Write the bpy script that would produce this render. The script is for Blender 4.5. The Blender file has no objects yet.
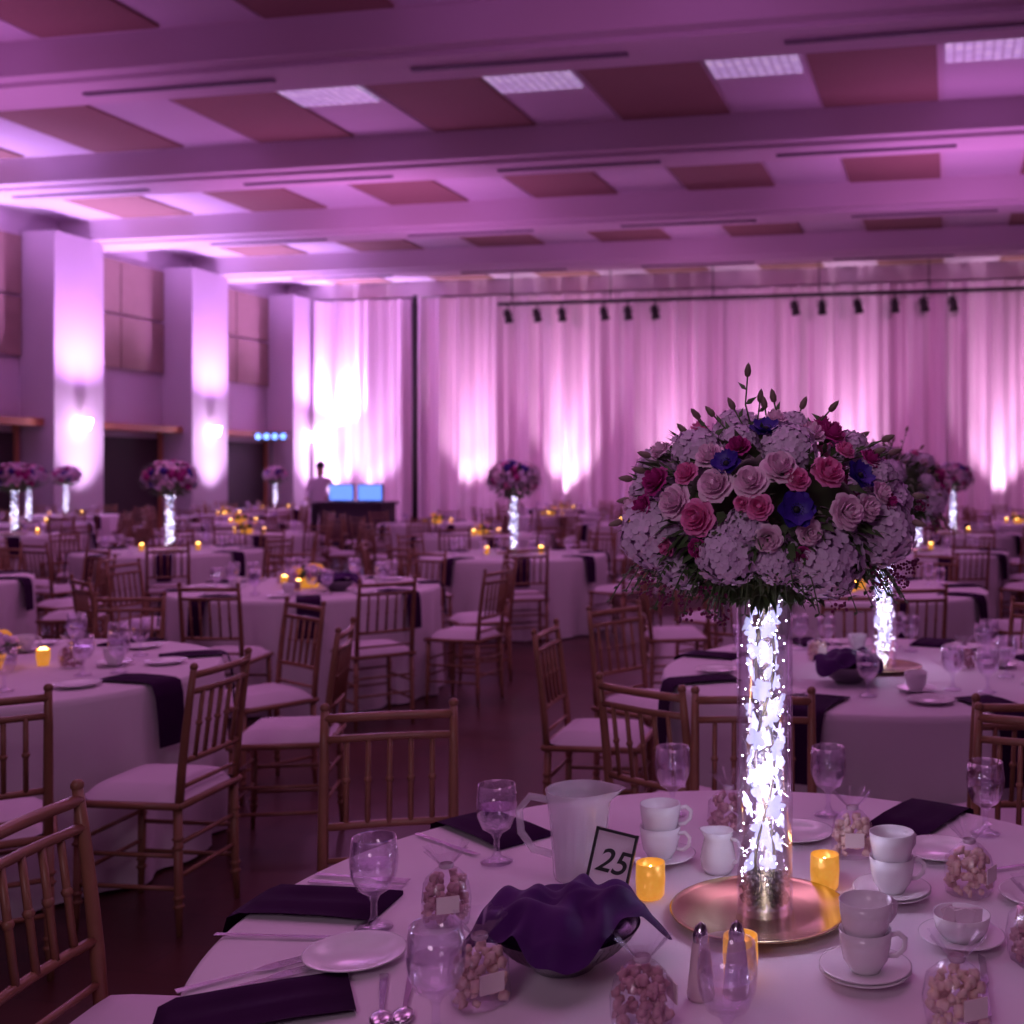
import bpy, math, random
from mathutils import Vector, Matrix, Quaternion
R=random.Random(7)
sc=bpy.context.scene
sc.view_settings.view_transform='Standard'
COL=sc.collection
pi=math.pi
YAW=math.atan(0.2); CS=math.cos(YAW); SN=math.sin(YAW)
def H(u,v,z=0): return Vector((u*CS+v*SN,-u*SN+v*CS,z))
# ---------------------------------------------------------------- materials
MATS={}
def mat(name,col,rough=.5,metal=0,emit=None,es=0,spec=.5,noise=None,bump=None,sheen=0,col2=None):
    if name in MATS: return MATS[name]
    m=bpy.data.materials.new(name); m.use_nodes=True
    nt=m.node_tree; b=nt.nodes['Principled BSDF']
    b.inputs['Base Color'].default_value=(*col,1); b.inputs['Roughness'].default_value=rough
    b.inputs['Metallic'].default_value=metal
    b.inputs['Specular IOR Level'].default_value=spec
    if sheen: b.inputs['Sheen Weight'].default_value=sheen
    if emit: b.inputs['Emission Color'].default_value=(*emit,1); b.inputs['Emission Strength'].default_value=es
    if noise or bump:
        tc=nt.nodes.new('ShaderNodeTexCoord')
        n=nt.nodes.new('ShaderNodeTexNoise'); n.inputs['Scale'].default_value=(noise or bump)
        n.inputs['Detail'].default_value=4
        nt.links.new(tc.outputs['Object'],n.inputs['Vector'])
        if noise:
            mx=nt.nodes.new('ShaderNodeMixRGB'); mx.inputs[1].default_value=(*col,1)
            c2=col2 or tuple(c*.7 for c in col); mx.inputs[2].default_value=(*c2,1)
            nt.links.new(n.outputs['Fac'],mx.inputs[0]); nt.links.new(mx.outputs[0],b.inputs['Base Color'])
        if bump:
            bp=nt.nodes.new('ShaderNodeBump'); bp.inputs['Strength'].default_value=.15
            nt.links.new(n.outputs['Fac'],bp.inputs['Height']); nt.links.new(bp.outputs[0],b.inputs['Normal'])
    MATS[name]=m; return m
def glassmat(name,tint=(.95,.93,1),lo=.06,hi=.6,rough=.03):
    m=bpy.data.materials.new(name); m.use_nodes=True; nt=m.node_tree
    nt.nodes.remove(nt.nodes['Principled BSDF']); out=nt.nodes['Material Output']
    t=nt.nodes.new('ShaderNodeBsdfTransparent'); t.inputs[0].default_value=(*tint,1)
    g=nt.nodes.new('ShaderNodeBsdfGlossy'); g.inputs['Roughness'].default_value=rough
    g.inputs[0].default_value=(1,.96,1,1)
    lw=nt.nodes.new('ShaderNodeLayerWeight'); lw.inputs[0].default_value=.35
    mr=nt.nodes.new('ShaderNodeMapRange'); mr.inputs[3].default_value=lo; mr.inputs[4].default_value=hi
    mx=nt.nodes.new('ShaderNodeMixShader')
    nt.links.new(lw.outputs['Facing'],mr.inputs[0]); nt.links.new(mr.outputs[0],mx.inputs[0])
    nt.links.new(t.outputs[0],mx.inputs[1]); nt.links.new(g.outputs[0],mx.inputs[2]); nt.links.new(mx.outputs[0],out.inputs[0])
    return m
def veil(name,col,alpha):
    m=bpy.data.materials.new(name); m.use_nodes=True; nt=m.node_tree
    b=nt.nodes['Principled BSDF']; b.inputs['Base Color'].default_value=(*col,1); b.inputs['Alpha'].default_value=alpha
    b.inputs['Roughness'].default_value=.2
    return m
M_cloth=mat('linen_white',(.80,.70,.78),.75,bump=40,sheen=.1)
M_wood=mat('chair_gold',(.36,.17,.095),.35,noise=18,col2=(.22,.10,.06))
M_cush=mat('cushion',(.70,.58,.68),.7,bump=25)
M_nap=mat('napkin_purple',(.040,.006,.050),.8,noise=9,col2=(.022,.003,.030),spec=.08)
M_napp=mat('napkin_violet',(.085,.012,.14),.6,noise=9,col2=(.035,.005,.065),spec=.15)
M_china=mat('china',(.85,.80,.84),.18)
M_silver=mat('silver',(.75,.72,.76),.2,metal=1)
M_bowl=mat('bowl_metal',(.38,.34,.40),.22,metal=1)
M_charger=mat('charger_gold',(.66,.56,.30),.22,metal=1)
M_gold=mat('mercury_gold',(.85,.5,.12),.3,metal=.6,emit=(1,.40,.05),es=.5,noise=45,col2=(.22,.08,.01))  # candle glow put into the gold as emission
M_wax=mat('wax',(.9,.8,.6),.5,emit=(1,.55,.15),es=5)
M_flame=mat('flame',(1,.7,.2),.5,emit=(1,.6,.2),es=30)
M_glass=glassmat('clear_glass',(.97,.95,1),.05,.6)
M_vglass=glassmat('vase_glass',(.97,.97,1),.03,.4)
M_pitch=veil('frosted_plastic',(.85,.80,.88),.35)
M_bag=glassmat('cellophane',(.98,.96,1),.05,.38,.22)
M_pop=mat('popcorn',(.80,.52,.36),.7,noise=70,col2=(.95,.84,.74))
M_candy=mat('candy',(.32,.09,.16),.5,noise=50,col2=(.85,.55,.55))
M_label=mat('label_card',(.80,.70,.68),.6)
M_black=mat('black_metal',(.012,.01,.014),.4)
M_hyd=mat('hydrangea_lilac',(.90,.70,.88),.6,noise=14,col2=(.70,.48,.76))
M_hcore=mat('hydrangea_core',(.48,.32,.50),.8)
M_rp=mat('rose_pink',(.82,.13,.46),.55,noise=40,col2=(.92,.36,.64))
M_rm=mat('rose_magenta',(.42,.015,.22),.55,noise=40,col2=(.60,.05,.34))
M_rl=mat('rose_blush',(.90,.55,.76),.55,noise=40,col2=(.96,.74,.88))
M_an=mat('anemone_blue',(.035,.012,.26),.5,noise=30,col2=(.07,.02,.36))
M_dk=mat('anemone_centre',(.01,.008,.015),.6)
M_leaf=mat('leaf',(.06,.11,.045),.5,noise=12,col2=(.12,.18,.07))
M_berry=mat('berry_burgundy',(.20,.015,.10),.45)
M_bud=mat('bud_green',(.20,.22,.12),.5,noise=20,col2=(.28,.14,.16))
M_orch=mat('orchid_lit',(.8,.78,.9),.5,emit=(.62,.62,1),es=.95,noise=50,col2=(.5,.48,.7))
M_led=mat('led_point',(1,1,1),.5,emit=(.86,.8,1),es=28)
M_peb=mat('vase_beads',(.22,.16,.18),.15,noise=80,col2=(.05,.03,.045))
M_orange=mat('orange_bloom_glow',(.8,.35,.05),.6,emit=(1,.4,.05),es=.3)  # emission paints a warm candle glow into the blooms
# ---------------------------------------------------------------- mesh builder
class MB:
    def __init__(s): s.v=[];s.f=[];s.m=[];s.s=[]
    def add(s,vs,fs,m=0,sm=True,X=None):
        o=len(s.v)
        s.v+= [tuple(X@Vector(p)) for p in vs] if X is not None else [tuple(p) for p in vs]
        for f in fs: s.f.append(tuple(i+o for i in f)); s.m.append(m); s.s.append(sm)
        return s
    def lathe(s,prof,n=24,m=0,sm=True,X=None,mod=None,capb=False,capt=False):
        vs=[];fs=[]
        for (r,z) in prof:
            for i in range(n):
                a=2*pi*i/n; rr=r*(mod(a,z) if mod else 1)
                vs.append((rr*math.cos(a),rr*math.sin(a),z))
        for k in range(len(prof)-1):
            for i in range(n):
                j=(i+1)%n; fs.append((k*n+i,k*n+j,(k+1)*n+j,(k+1)*n+i))
        if capb: fs.append(tuple(range(n))[::-1])
        if capt: fs.append(tuple((len(prof)-1)*n+i for i in range(n)))
        return s.add(vs,fs,m,sm,X)
    def box(s,c,d,m=0,X=None,sm=False):
        x,y,z=c;a,b,e=d[0]/2,d[1]/2,d[2]/2
        vs=[(x+i*a,y+j*b,z+k*e) for i in(-1,1) for j in(-1,1) for k in(-1,1)]
        fs=[(0,1,3,2),(4,6,7,5),(0,4,5,1),(2,3,7,6),(0,2,6,4),(1,5,7,3)]
        return s.add(vs,fs,m,sm,X)
    def tube(s,pts,r,n=6,m=0,X=None,cap=True):
        pts=[Vector(p) for p in pts]; vs=[];fs=[]
        L=len(pts); rs=r if isinstance(r,(list,tuple)) else [r]*L
        ref=None
        for k,p in enumerate(pts):
            t=(pts[min(k+1,L-1)]-pts[max(k-1,0)]).normalized()
            if ref is None: ref=Vector((1,0,0)) if abs(t.x)<.8 else Vector((0,1,0))
            a=(ref-t*ref.dot(t)).normalized(); b=t.cross(a); ref=a
            for i in range(n):
                q=2*pi*i/n; vs.append(p+(a*math.cos(q)+b*math.sin(q))*rs[k])
        for k in range(L-1):
            for i in range(n):
                j=(i+1)%n; fs.append((k*n+i,k*n+j,(k+1)*n+j,(k+1)*n+i))
        if cap: fs.append(tuple(range(n))[::-1]); fs.append(tuple((L-1)*n+i for i in range(n)))
        return s.add(vs,fs,m,True,X)
    def ball(s,c,r,n=8,k=6,m=0,jit=0,X=None):
        r3=r if isinstance(r,(list,tuple)) else (r,r,r)
        vs=[(c[0],c[1],c[2]-r3[2])];fs=[]
        for a in range(1,k):
            th=pi*a/k
            for i in range(n):
                ph=2*pi*i/n; q=1+R.uniform(-jit,jit)
                vs.append((c[0]+r3[0]*q*math.sin(th)*math.cos(ph),c[1]+r3[1]*q*math.sin(th)*math.sin(ph),c[2]-r3[2]*q*math.cos(th)))
        vs.append((c[0],c[1],c[2]+r3[2])); T=len(vs)-1
        for i in range(n):
            j=(i+1)%n; fs.append((0,1+j,1+i)); fs.append((T,1+(k-2)*n+i,1+(k-2)*n+j))
            for a in range(k-2): fs.append((1+a*n+i,1+a*n+j,1+(a+1)*n+j,1+(a+1)*n+i))
        return s.add(vs,fs,m,True,X)
    def mesh(s,name,mats):
        me=bpy.data.meshes.new(name); me.from_pydata(s.v,[],s.f)
        for m in mats: me.materials.append(m)
        me.polygons.foreach_set('material_index',s.m); me.polygons.foreach_set('use_smooth',s.s)
        me.update(); return me
def mk(name,data,loc=(0,0,0),rot=(0,0,0),parent=None,label=None,cat=None,group=None,kind=None):
    o=bpy.data.objects.new(name,data); COL.objects.link(o); o.location=loc; o.rotation_euler=rot
    if parent: o.parent=parent
    if label: o['label']=label
    if cat: o['category']=cat
    if group: o['group']=group
    if kind: o['kind']=kind
    return o
def copytree(src,loc,rz=0,scale=None,label=None,group=None):
    def rec(o,par):
        c=o.copy(); COL.objects.link(c)
        if par: c.parent=par
        for ch in o.children: rec(ch,c)
        return c
    c=rec(src,None); c.location=loc; c.rotation_euler=(0,0,rz)
    if scale: c.scale=(scale,)*3
    if label: c['label']=label
    if group: c['group']=group
    return c
def place(src,used,loc,rz=0,label=None,group=None,scale=None):
    if not used[0]:
        used[0]=True; src.location=loc; src.rotation_euler=(0,0,rz)
        if label: src['label']=label
        if group: src['group']=group
        return src
    return copytree(src,loc,rz,scale,label,group)
# ---------------------------------------------------------------- room
U0=-18.5; UW=-19.35; UR=15; VD=31.0; ZB=6.67; ZC=7.12
rot=(0,0,-YAW)
m=bpy.data.materials.new('parquet_floor'); m.use_nodes=True; nt=m.node_tree; b=nt.nodes['Principled BSDF']
tc=nt.nodes.new('ShaderNodeTexCoord'); br=nt.nodes.new('ShaderNodeTexBrick'); br.inputs['Scale'].default_value=1.1
br.inputs['Color1'].default_value=(.085,.028,.026,1); br.inputs['Color2'].default_value=(.065,.022,.02,1); br.inputs['Mortar'].default_value=(.05,.018,.016,1)
br.inputs['Mortar Size'].default_value=.004
nt.links.new(tc.outputs['Object'],br.inputs['Vector']); nt.links.new(br.outputs['Color'],b.inputs['Base Color'])
b.inputs['Roughness'].default_value=.33; b.inputs['Specular IOR Level'].default_value=.3
M_floor=m
fl=MB().box(((UW+UR)/2,13,-.05),(UR-UW,42,.1)); mk('floor',fl.mesh('floor',[M_floor]),rot=rot,kind='structure',label='dark reddish-brown polished wooden parquet floor')
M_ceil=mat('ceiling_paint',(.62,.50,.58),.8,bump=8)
M_brown=mat('ceiling_acoustic_panel',(.30,.16,.145),.85,noise=20,col2=(.25,.135,.12))
M_lpan=mat('ceiling_light_bay',(.60,.50,.60),.7)
beams=[5.2,9.6,13.95,18.7,23.3,27.8,32.3]
cm=MB(); cm.box(((UW+UR)/2,13,ZC+.05),(UR-UW,42,.1))
for i in range(len(beams)-1):
    v0=beams[i]+.12; v1=beams[i+1]-1.2-.12
    k=-5
    while True:
        u=-4.17+3.15*k
        if u>UR-1: break
        if u>UW+1: cm.box((u,(v0+v1)/2,ZC-.02),(1.7,v1-v0,.04),1)
        uu=u+1.575
        if UW+1<uu<UR-1: cm.box((uu,(v0+v1)/2,ZC-.01),(1.3,v1-v0,.02),2)
        k+=1
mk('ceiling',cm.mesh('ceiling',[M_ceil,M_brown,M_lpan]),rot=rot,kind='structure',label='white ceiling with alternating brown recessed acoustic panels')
for i,v in enumerate(beams):
    bm=MB().box(((UW+UR)/2,v-.6,(ZB+ZC)/2),(UR-UW,1.2,ZC-ZB)); bm.box(((UW+UR)/2,v-.6,ZB-.03),(UR-UW,.75,.06))
    mk('trim_%d'%(i+1),bm.mesh('beam',[M_ceil]),rot=rot,kind='structure',label='white ceiling beam running across the hall')
ventm=MB().box((0,0,0),(2.8,.08,.03)).mesh('vent',[mat('vent_dark',(.16,.11,.16),.6)])
for i,v in enumerate(beams[1:6]):
    for j in range(7):
        mk('ceiling_vent',ventm,H(-15.4+4.7*j+(i%2)*.8,v-.6,ZB-.076),rot,label='long narrow dark air slot in the ceiling beam',cat='air vent',group='air slots in the ceiling beams')
m=bpy.data.materials.new('grille_painted_glow'); m.use_nodes=True; nt=m.node_tree; b=nt.nodes['Principled BSDF']
tc=nt.nodes.new('ShaderNodeTexCoord'); ck=nt.nodes.new('ShaderNodeTexBrick'); ck.inputs['Scale'].default_value=4; ck.offset=0
ck.inputs['Color1'].default_value=(.74,.60,.88,1);ck.inputs['Color2'].default_value=(.45,.32,.62,1);ck.inputs['Mortar'].default_value=(.28,.14,.36,1)
ck.inputs['Mortar Size'].default_value=.06
nt.links.new(tc.outputs['Object'],ck.inputs['Vector']); nt.links.new(ck.outputs['Color'],b.inputs['Emission Color']); b.inputs['Emission Strength'].default_value=.65  # emission stands in for light reflected off the grille
nt.links.new(ck.outputs['Color'],b.inputs['Base Color'])
gm=MB().box((0,0,0),(1.22,1.5,.05)).mesh('grille',[m])
for k in (-2,-1,0,1,2):
    mk('ceiling_grille_glow',gm,H(-4.17+1.575+3.15*k,14.95,ZC-.05),rot,label='square pale ceiling grille with painted glow in a recessed bay',cat='ceiling grille',group='pale ceiling grilles')
gm2=MB().box((0,0,0),(1.0,.5,.05)).mesh('grille',[m])
mk('ceiling_grille_glow',gm2,H(-4.17+1.575-9.45,19.6,ZC-.05),rot,label='square pale ceiling grille with painted glow in a recessed bay',cat='ceiling grille',group='pale ceiling grilles')
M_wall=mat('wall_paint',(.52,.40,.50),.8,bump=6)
M_wpan=mat('wall_brown_panel',(.32,.19,.18),.75,noise=4,col2=(.26,.15,.14))
M_door=mat('dark_recess',(.035,.02,.025),.7)
M_ledge=mat('ledge_wood',(.42,.16,.09),.5)
wm=MB(); wm.box((UW-.1,13,ZC/2),(.2,42,ZC))
PIL=[21.0+4.5*i for i in range(-4,3)]
for i,v in enumerate(PIL):
    a=v+1.4; bq=v+4.5
    mid=(a+bq)/2; w=bq-a
    for q in range(2):
        for r_ in range(2):
            wm.box((UW+.04,a+w*(.25+.5*q),4.0+1.3*r_+.65),(.08,w/2-.06,1.24),1)
    wm.box((UW+.02,mid,1.2),(.04,w*.9,2.4),2)
    for q in (a+w*.04,bq-w*.05): wm.box((UW+.05,q,1.3),(.1,.10,2.5),3)
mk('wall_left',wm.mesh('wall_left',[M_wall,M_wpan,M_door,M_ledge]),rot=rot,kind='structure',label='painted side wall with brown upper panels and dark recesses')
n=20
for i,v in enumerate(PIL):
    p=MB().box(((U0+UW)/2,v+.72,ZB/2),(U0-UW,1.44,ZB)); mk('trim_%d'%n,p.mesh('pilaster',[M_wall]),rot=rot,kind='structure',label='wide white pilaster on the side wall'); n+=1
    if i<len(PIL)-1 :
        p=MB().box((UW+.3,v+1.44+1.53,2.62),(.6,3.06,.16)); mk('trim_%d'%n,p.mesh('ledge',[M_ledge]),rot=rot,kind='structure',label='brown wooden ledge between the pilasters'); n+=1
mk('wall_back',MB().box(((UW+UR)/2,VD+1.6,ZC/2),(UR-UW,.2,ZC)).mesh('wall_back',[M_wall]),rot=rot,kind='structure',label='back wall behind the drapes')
def HX(px,v):
    t=(px-720)/1150.; return v*(t*CS-SN)/(CS+t*SN)
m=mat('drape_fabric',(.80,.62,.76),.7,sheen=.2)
def drape(u0,u1,z1):
    b=MB(); N=int((u1-u0)/.045); vs=[];fs=[]; zs=[0.02,1.5,3,4.5,z1]
    for k,z in enumerate(zs):
        for i in range(N+1):
            u=u0+(u1-u0)*i/N
            q=.12*math.sin(u*8+1.6*math.sin(u*1.7))+.06*math.sin(u*19.7+2.4*math.sin(u*.9)+k*.2)+.05*math.sin(u*3.1)
            q*=1-.15*k/4
            if k==4: q*=.8
            vs.append((u,VD+q,z))
    for k in range(4):
        for i in range(N): a=k*(N+1)+i; fs.append((a,a+1,a+N+2,a+N+1))
    b.add(vs,fs); return b.mesh('drape',[m])
DL='pleated pale floor-length drape lit from below'; DG='pale drapes along the back wall'
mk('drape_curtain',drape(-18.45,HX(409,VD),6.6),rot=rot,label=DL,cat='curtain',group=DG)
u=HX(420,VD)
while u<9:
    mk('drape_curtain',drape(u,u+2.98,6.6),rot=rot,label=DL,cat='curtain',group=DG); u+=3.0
mk('drape_gap_pole',MB().lathe([(.06,0),(.06,6.6)],10,capb=True,capt=True).box((0,0,.02),(.4,.4,.04)).mesh('pole',[M_black]),H(HX(415,VD-.6),VD-.6,0),rot,label='tall black pole standing for the dark gap between two drapes',cat='pole')  # black upright drawn for the dark gap between the drapes
vb=29.6
u0,u1=HX(498,vb),HX(1060,vb)
bar=mk('lighting_bar',MB().tube([(u0,0,0),(u1,0,0)],.05,8).mesh('bar',[M_black]),H(0,vb,6.15),rot,label='long black pipe hung below the ceiling for stage lights',cat='lighting bar')
hg=MB()
for k in range(6): hg.tube([(u0+.4+(u1-u0-.8)*k/5,0,.0),(u0+.4+(u1-u0-.8)*k/5,0,ZC-6.15)],.015,5)
mk('hanger_rod',hg.mesh('hanger',[M_black]),parent=bar)
cb=MB(); X=Matrix.Translation((0,0,-.28))@Matrix.Rotation(math.radians(25),4,'X')
cb.lathe([(.0,.17),(.07,.17),(.10,.08),(.10,-.08),(.13,-.17),(.11,-.17),(.09,-.05),(0,-.05)],12,X=X)
cb.tube([(-.13,0,-.28),(-.13,0,-.1),(.13,0,-.1),(.13,0,-.28)],.012,5); cb.tube([(0,0,-.1),(0,0,-.0)],.02,6)
cme=cb.mesh('stage_spot',[M_black])
for px in (508,537,562,604,628,655,795,822,858,895,924,953):
    mk('stage_spotlight',cme,H(HX(px,vb),vb,6.10),(0,0,-YAW+R.uniform(-.4,.4)),label='small black can spotlight clamped to the pipe',cat='spotlight',group='spotlights on the hanging pipe')
# ---------------------------------------------------------------- lights
def spot(loc,target,e,col,ang=60,blend=.7,size=.08):
    l=bpy.data.lights.new('spot','SPOT'); l.energy=e; l.color=col; l.spot_size=math.radians(ang); l.spot_blend=blend; l.shadow_soft_size=size
    o=bpy.data.objects.new('spot_beam',l); COL.objects.link(o); o.location=loc
    o.rotation_euler=(Vector(target)-Vector(loc)).to_track_quat('-Z','Y').to_euler(); return o
def area(loc,target,e,col,sx,sy=None):
    l=bpy.data.lights.new('area','AREA'); l.energy=e; l.color=col; l.shape='RECTANGLE'; l.size=sx; l.size_y=sy or sx
    o=bpy.data.objects.new('fill_wash',l); COL.objects.link(o); o.location=loc
    o.rotation_euler=(Vector(target)-Vector(loc)).to_track_quat('-Z','Y').to_euler(); return o
def point(loc,e,col,size=.05):
    l=bpy.data.lights.new('point','POINT'); l.energy=e; l.color=col; l.shadow_soft_size=size
    o=bpy.data.objects.new('glow',l); COL.objects.link(o); o.location=loc; return o
WHV=(.80,.62,1)
upm=MB().lathe([(0,.0),(.12,0),(.12,.22),(.10,.22),(.10,.20)],14,0); upm.lathe([(.10,.2),(0,.2)],14,1)
M_lens=mat('uplight_lens',(1,.9,1),.4,emit=(.95,.75,1),es=12)
upme=upm.mesh('uplight',[M_black,M_lens])
scm=MB(); scm.lathe([(0,-.12),(.08,-.1),(.14,.12),(.12,.12),(.06,-.06)],12,1); scm.lathe([(.12,.10),(0,.10)],12,1)
scme=scm.mesh('sconce',[M_china,M_lens])
for i,v in enumerate(PIL):
    if v<15: continue
    p=H(U0+.8,v+.72,.0)
    mk('uplight_fixture',upme,p,rot,label='small round floor uplight at the foot of a pilaster',cat='uplight',group='floor uplights')
    spot(p+Vector((0,0,.3)),H(U0+.1,v+.72,4.6),1050,(.84,.60,1),70,1)
    s=H(U0+.16,v+.72,2.6)
    mk('wall_sconce',scme,s,rot,label='glowing wall sconce on the pilaster',cat='wall lamp',group='pilaster sconces')
    spot(s+Vector((.9,-.2,.2)),H(U0+.9,v+.72,7),1600,(.68,.36,1),120,1)
    point(s+Vector((.3,-.1,-.1)),14,WHV,.1)
for px,k in ((342,1),(378,1),(475,1.1),(570,1.3),(672,.6),(765,.6),(850,1),(1000,1),(1120,1)):
    uu=HX(px,VD); p=H(uu,VD-.9,0)
    mk('uplight_fixture',upme,p,rot,label='small round floor uplight in front of a drape',cat='uplight',group='floor uplights')
    spot(p+Vector((0,0,.25)),H(uu,VD+.1,3.4),620*k,(1,.66,.92) if px>400 else (.86,.60,1),58,1)
    spot(p+Vector((0,0,.25)),H(uu,VD+.1,5.2),900*k,(1,.60,.90) if px>400 else (.82,.56,1),30,1)
for uu in (-15,-10,-5,0,5): 
    spot(H(uu,VD-8,5.4),H(uu,VD,3.3),700,(.98,.31,.76),62,1,.3)  # added overhead front wash on the drapes, not from any fixture
WC=(.97,.38,.88)
for (x,y,e) in ((0,1.5,32),(-4,5,42),(3,6,38),(-6,10,54),(0,10,50)):
    area((x,y,6.3),(x,y,0),e,WC,3)
for (uu,v) in ((-10,19),(0,20),(-6,25)):
    point(H(uu,v,4.8),72,(.88,.29,.86),.5)  # added unseen point fills over the far tables
for (uu,v,e) in ((-13,12,80),(-3,9,78),(-11,20,100),(1,19,100)):
    area(H(uu,v,5.0),H(uu,v,9),e,(.86,.27,.92),5)  # added upward fills, unseen from below, to light the ceiling evenly
area((-.9,-1.0,2.6),(.05,2.1,1.3),14,(1,.72,.95),.8)  # added soft fill behind the camera to brighten the bouquet
w=bpy.data.worlds.new('world'); sc.world=w; w.use_nodes=True
w.node_tree.nodes['Background'].inputs[0].default_value=(.58,.18,.62,1); w.node_tree.nodes['Background'].inputs[1].default_value=.085
# ---------------------------------------------------------------- table
def cloth_mesh(seed,n=144,RR=.915,Ht=.75):
    rr=random.Random(seed); ph=[rr.uniform(0,6.28) for _ in range(4)]; nf=rr.choice([15,17,19])
    prof=[(0,Ht)]+[(RR*k/5,Ht) for k in range(1,5)]+[(RR-.012,Ht),(RR,Ht-.006),(RR+.006,Ht-.03),(RR+.006,.6),(RR+.008,.45),(RR+.010,.3),(RR+.012,.15),(RR+.014,.012)]
    b=MB(); vs=[];fs=[]
    for (r,z) in prof:
        t=max(0,(Ht-.03-z)/Ht)
        for i in range(n):
            a=2*pi*i/n
            q=r+ t*(.032*math.sin(nf*a+ph[0])+.018*math.sin((nf*2-5)*a+ph[1])+.010*math.sin(7*a+ph[2]))-.012*t
            vs.append((q*math.cos(a),q*math.sin(a),z))
    for k in range(len(prof)-1):
        for i in range(n):
            j=(i+1)%n; fs.append((k*n+i,(k+1)*n+i,(k+1)*n+j,k*n+j))
    b.add(vs,fs); return b.mesh('tablecloth',[M_cloth])
cloths=[cloth_mesh(s) for s in (1,2,3)]
# ---------------------------------------------------------------- chair
def chair_parts():
    P={}
    def leg(x,y):
        b=MB(); q=[(x*1.04,y*1.06,0),(x*1.02,y*1.03,.12),(x,y,.44)]
        b.tube(q,[.010,.014,.016],8)
        for z in (.10,.13,.30,.33): b.lathe([(.014,z-.008),(.020,z),(.014,z+.008)],8,X=Matrix.Translation((x*1.02,y*(1.04-.08*z),0)))
        return b
    P['leg']=[leg(sx*.175,sy*.18) for sx in(-1,1) for sy in (-1,1)]
    b=MB(); b.box((0,0,.44),(.38,.39,.022)); 
    for s in (-1,1): b.tube([(s*.19,-.195,.44),(s*.19,.195,.44)],.013,6); b.tube([(-.19,s*.195,.44),(.19,s*.195,.44)],.013,6)
    P['seat']=b
    b=MB()
    vs=[];fs=[];N=8
    for top in (0,1):
        for j in range(N+1):
            for i in range(N+1):
                x=-1+2*i/N;y=-1+2*j/N
                e=(1-x**6)*(1-y**6)
                z=.452+(.048*e**.5 if top else 0)
                vs.append((x*.185,y*.19,z))
    Q=(N+1)**2
    for j in range(N):
        for i in range(N):
            a=j*(N+1)+i; fs.append((Q+a,Q+a+1,Q+a+N+2,Q+a+N+1)); fs.append((a,a+N+1,a+N+2,a+1))
    b.add(vs,fs); P['cushion']=b
    b=MB(); 
    def yb(z): return -.185-.055*((z-.44)/.48)**1.3
    W=.175
    for s in (-1,1): b.tube([(s*W,yb(z),z) for z in (.44,.56,.68,.8,.91)],[.015,.015,.014,.013,.011],8)
    for s in (-1,1): b.ball((s*W,yb(.91),.912),.014,8,5)
    for z in (.882,.825,.59): b.tube([(x,yb(z)-.012*(1-(x/W)**2),z) for x in (-W,-W/2,0,W/2,W)],.011 if z!=.882 else .013,6)
    for i in range(5):
        x=-.116+.058*i
        b.tube([(x,yb(.59)-.008,.59),(x,yb(.71)-.01,.71),(x,yb(.825)-.01,.825)],.0078,6)
        b.ball((x,yb(.71)-.01,.71),.012,6,4)
    b.tube([(-W,yb(.5),.5),(W,yb(.5),.5)],.008,6)
    P['backrest']=b
    b=MB()
    for z in (.16,.27):
        for s in (-1,1): b.tube([(s*.178,-.185,z),(s*.178,.185,z)],.008,6)
    for z in (.2,.31):
        for s in (-1,1): b.tube([(-.178,s*.183,z),(.178,s*.183,z)],.008,6)
    P['stretcher']=b
    return P
P=chair_parts()
mm={k:(P[k].mesh(k,[M_cush if k=='cushion' else M_wood]) if k!='leg' else [q.mesh('leg',[M_wood]) for q in P[k]]) for k in P}
CL='gold-brown wooden ballroom chair with spindle back and white cushion'
CH=mk('dining_chair',None,label=CL,cat='chair')
for k in ('seat','cushion','backrest','stretcher'): mk(k,mm[k],parent=CH)
for q in mm['leg']: mk('leg',q,parent=CH)
ub=[False]
fb=MB()
for k in ('seat','backrest','stretcher'): fb.add(P[k].v,P[k].f,0)
for q in P['leg']: fb.add(q.v,q.f,0)
fb.add(P['cushion'].v,P['cushion'].f,1)
farchair=fb.mesh('dining_chair_simple',[M_wood,M_cush])
CPOS=[]
def chair_at(bx,by,fx,fy,grp,off=.235):
    d=Vector((fx,fy)).normalized(); c=Vector((bx,by))+d*off
    rz=math.atan2(d.y,d.x)-pi/2; CPOS.append((c.x,c.y))
    return place(CH,ub,(c.x,c.y,0),rz,CL,grp)
def ring(cx,cy,n,a0,grp,rad=1.22):
    for i in range(n):
        a=a0+2*pi*i/n+R.uniform(-.05,.05); r=rad+R.uniform(-.02,.06)
        x,y=cx+r*math.cos(a),cy+r*math.sin(a); rz=a+pi/2+R.uniform(-.1,.1)
        if any((x-p)**2+(y-q)**2<.36 for p,q in CPOS): continue
        CPOS.append((x,y))
        mk('dining_chair',farchair,(x,y,0),(0,0,rz),label=CL,cat='chair',group=grp)
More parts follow.
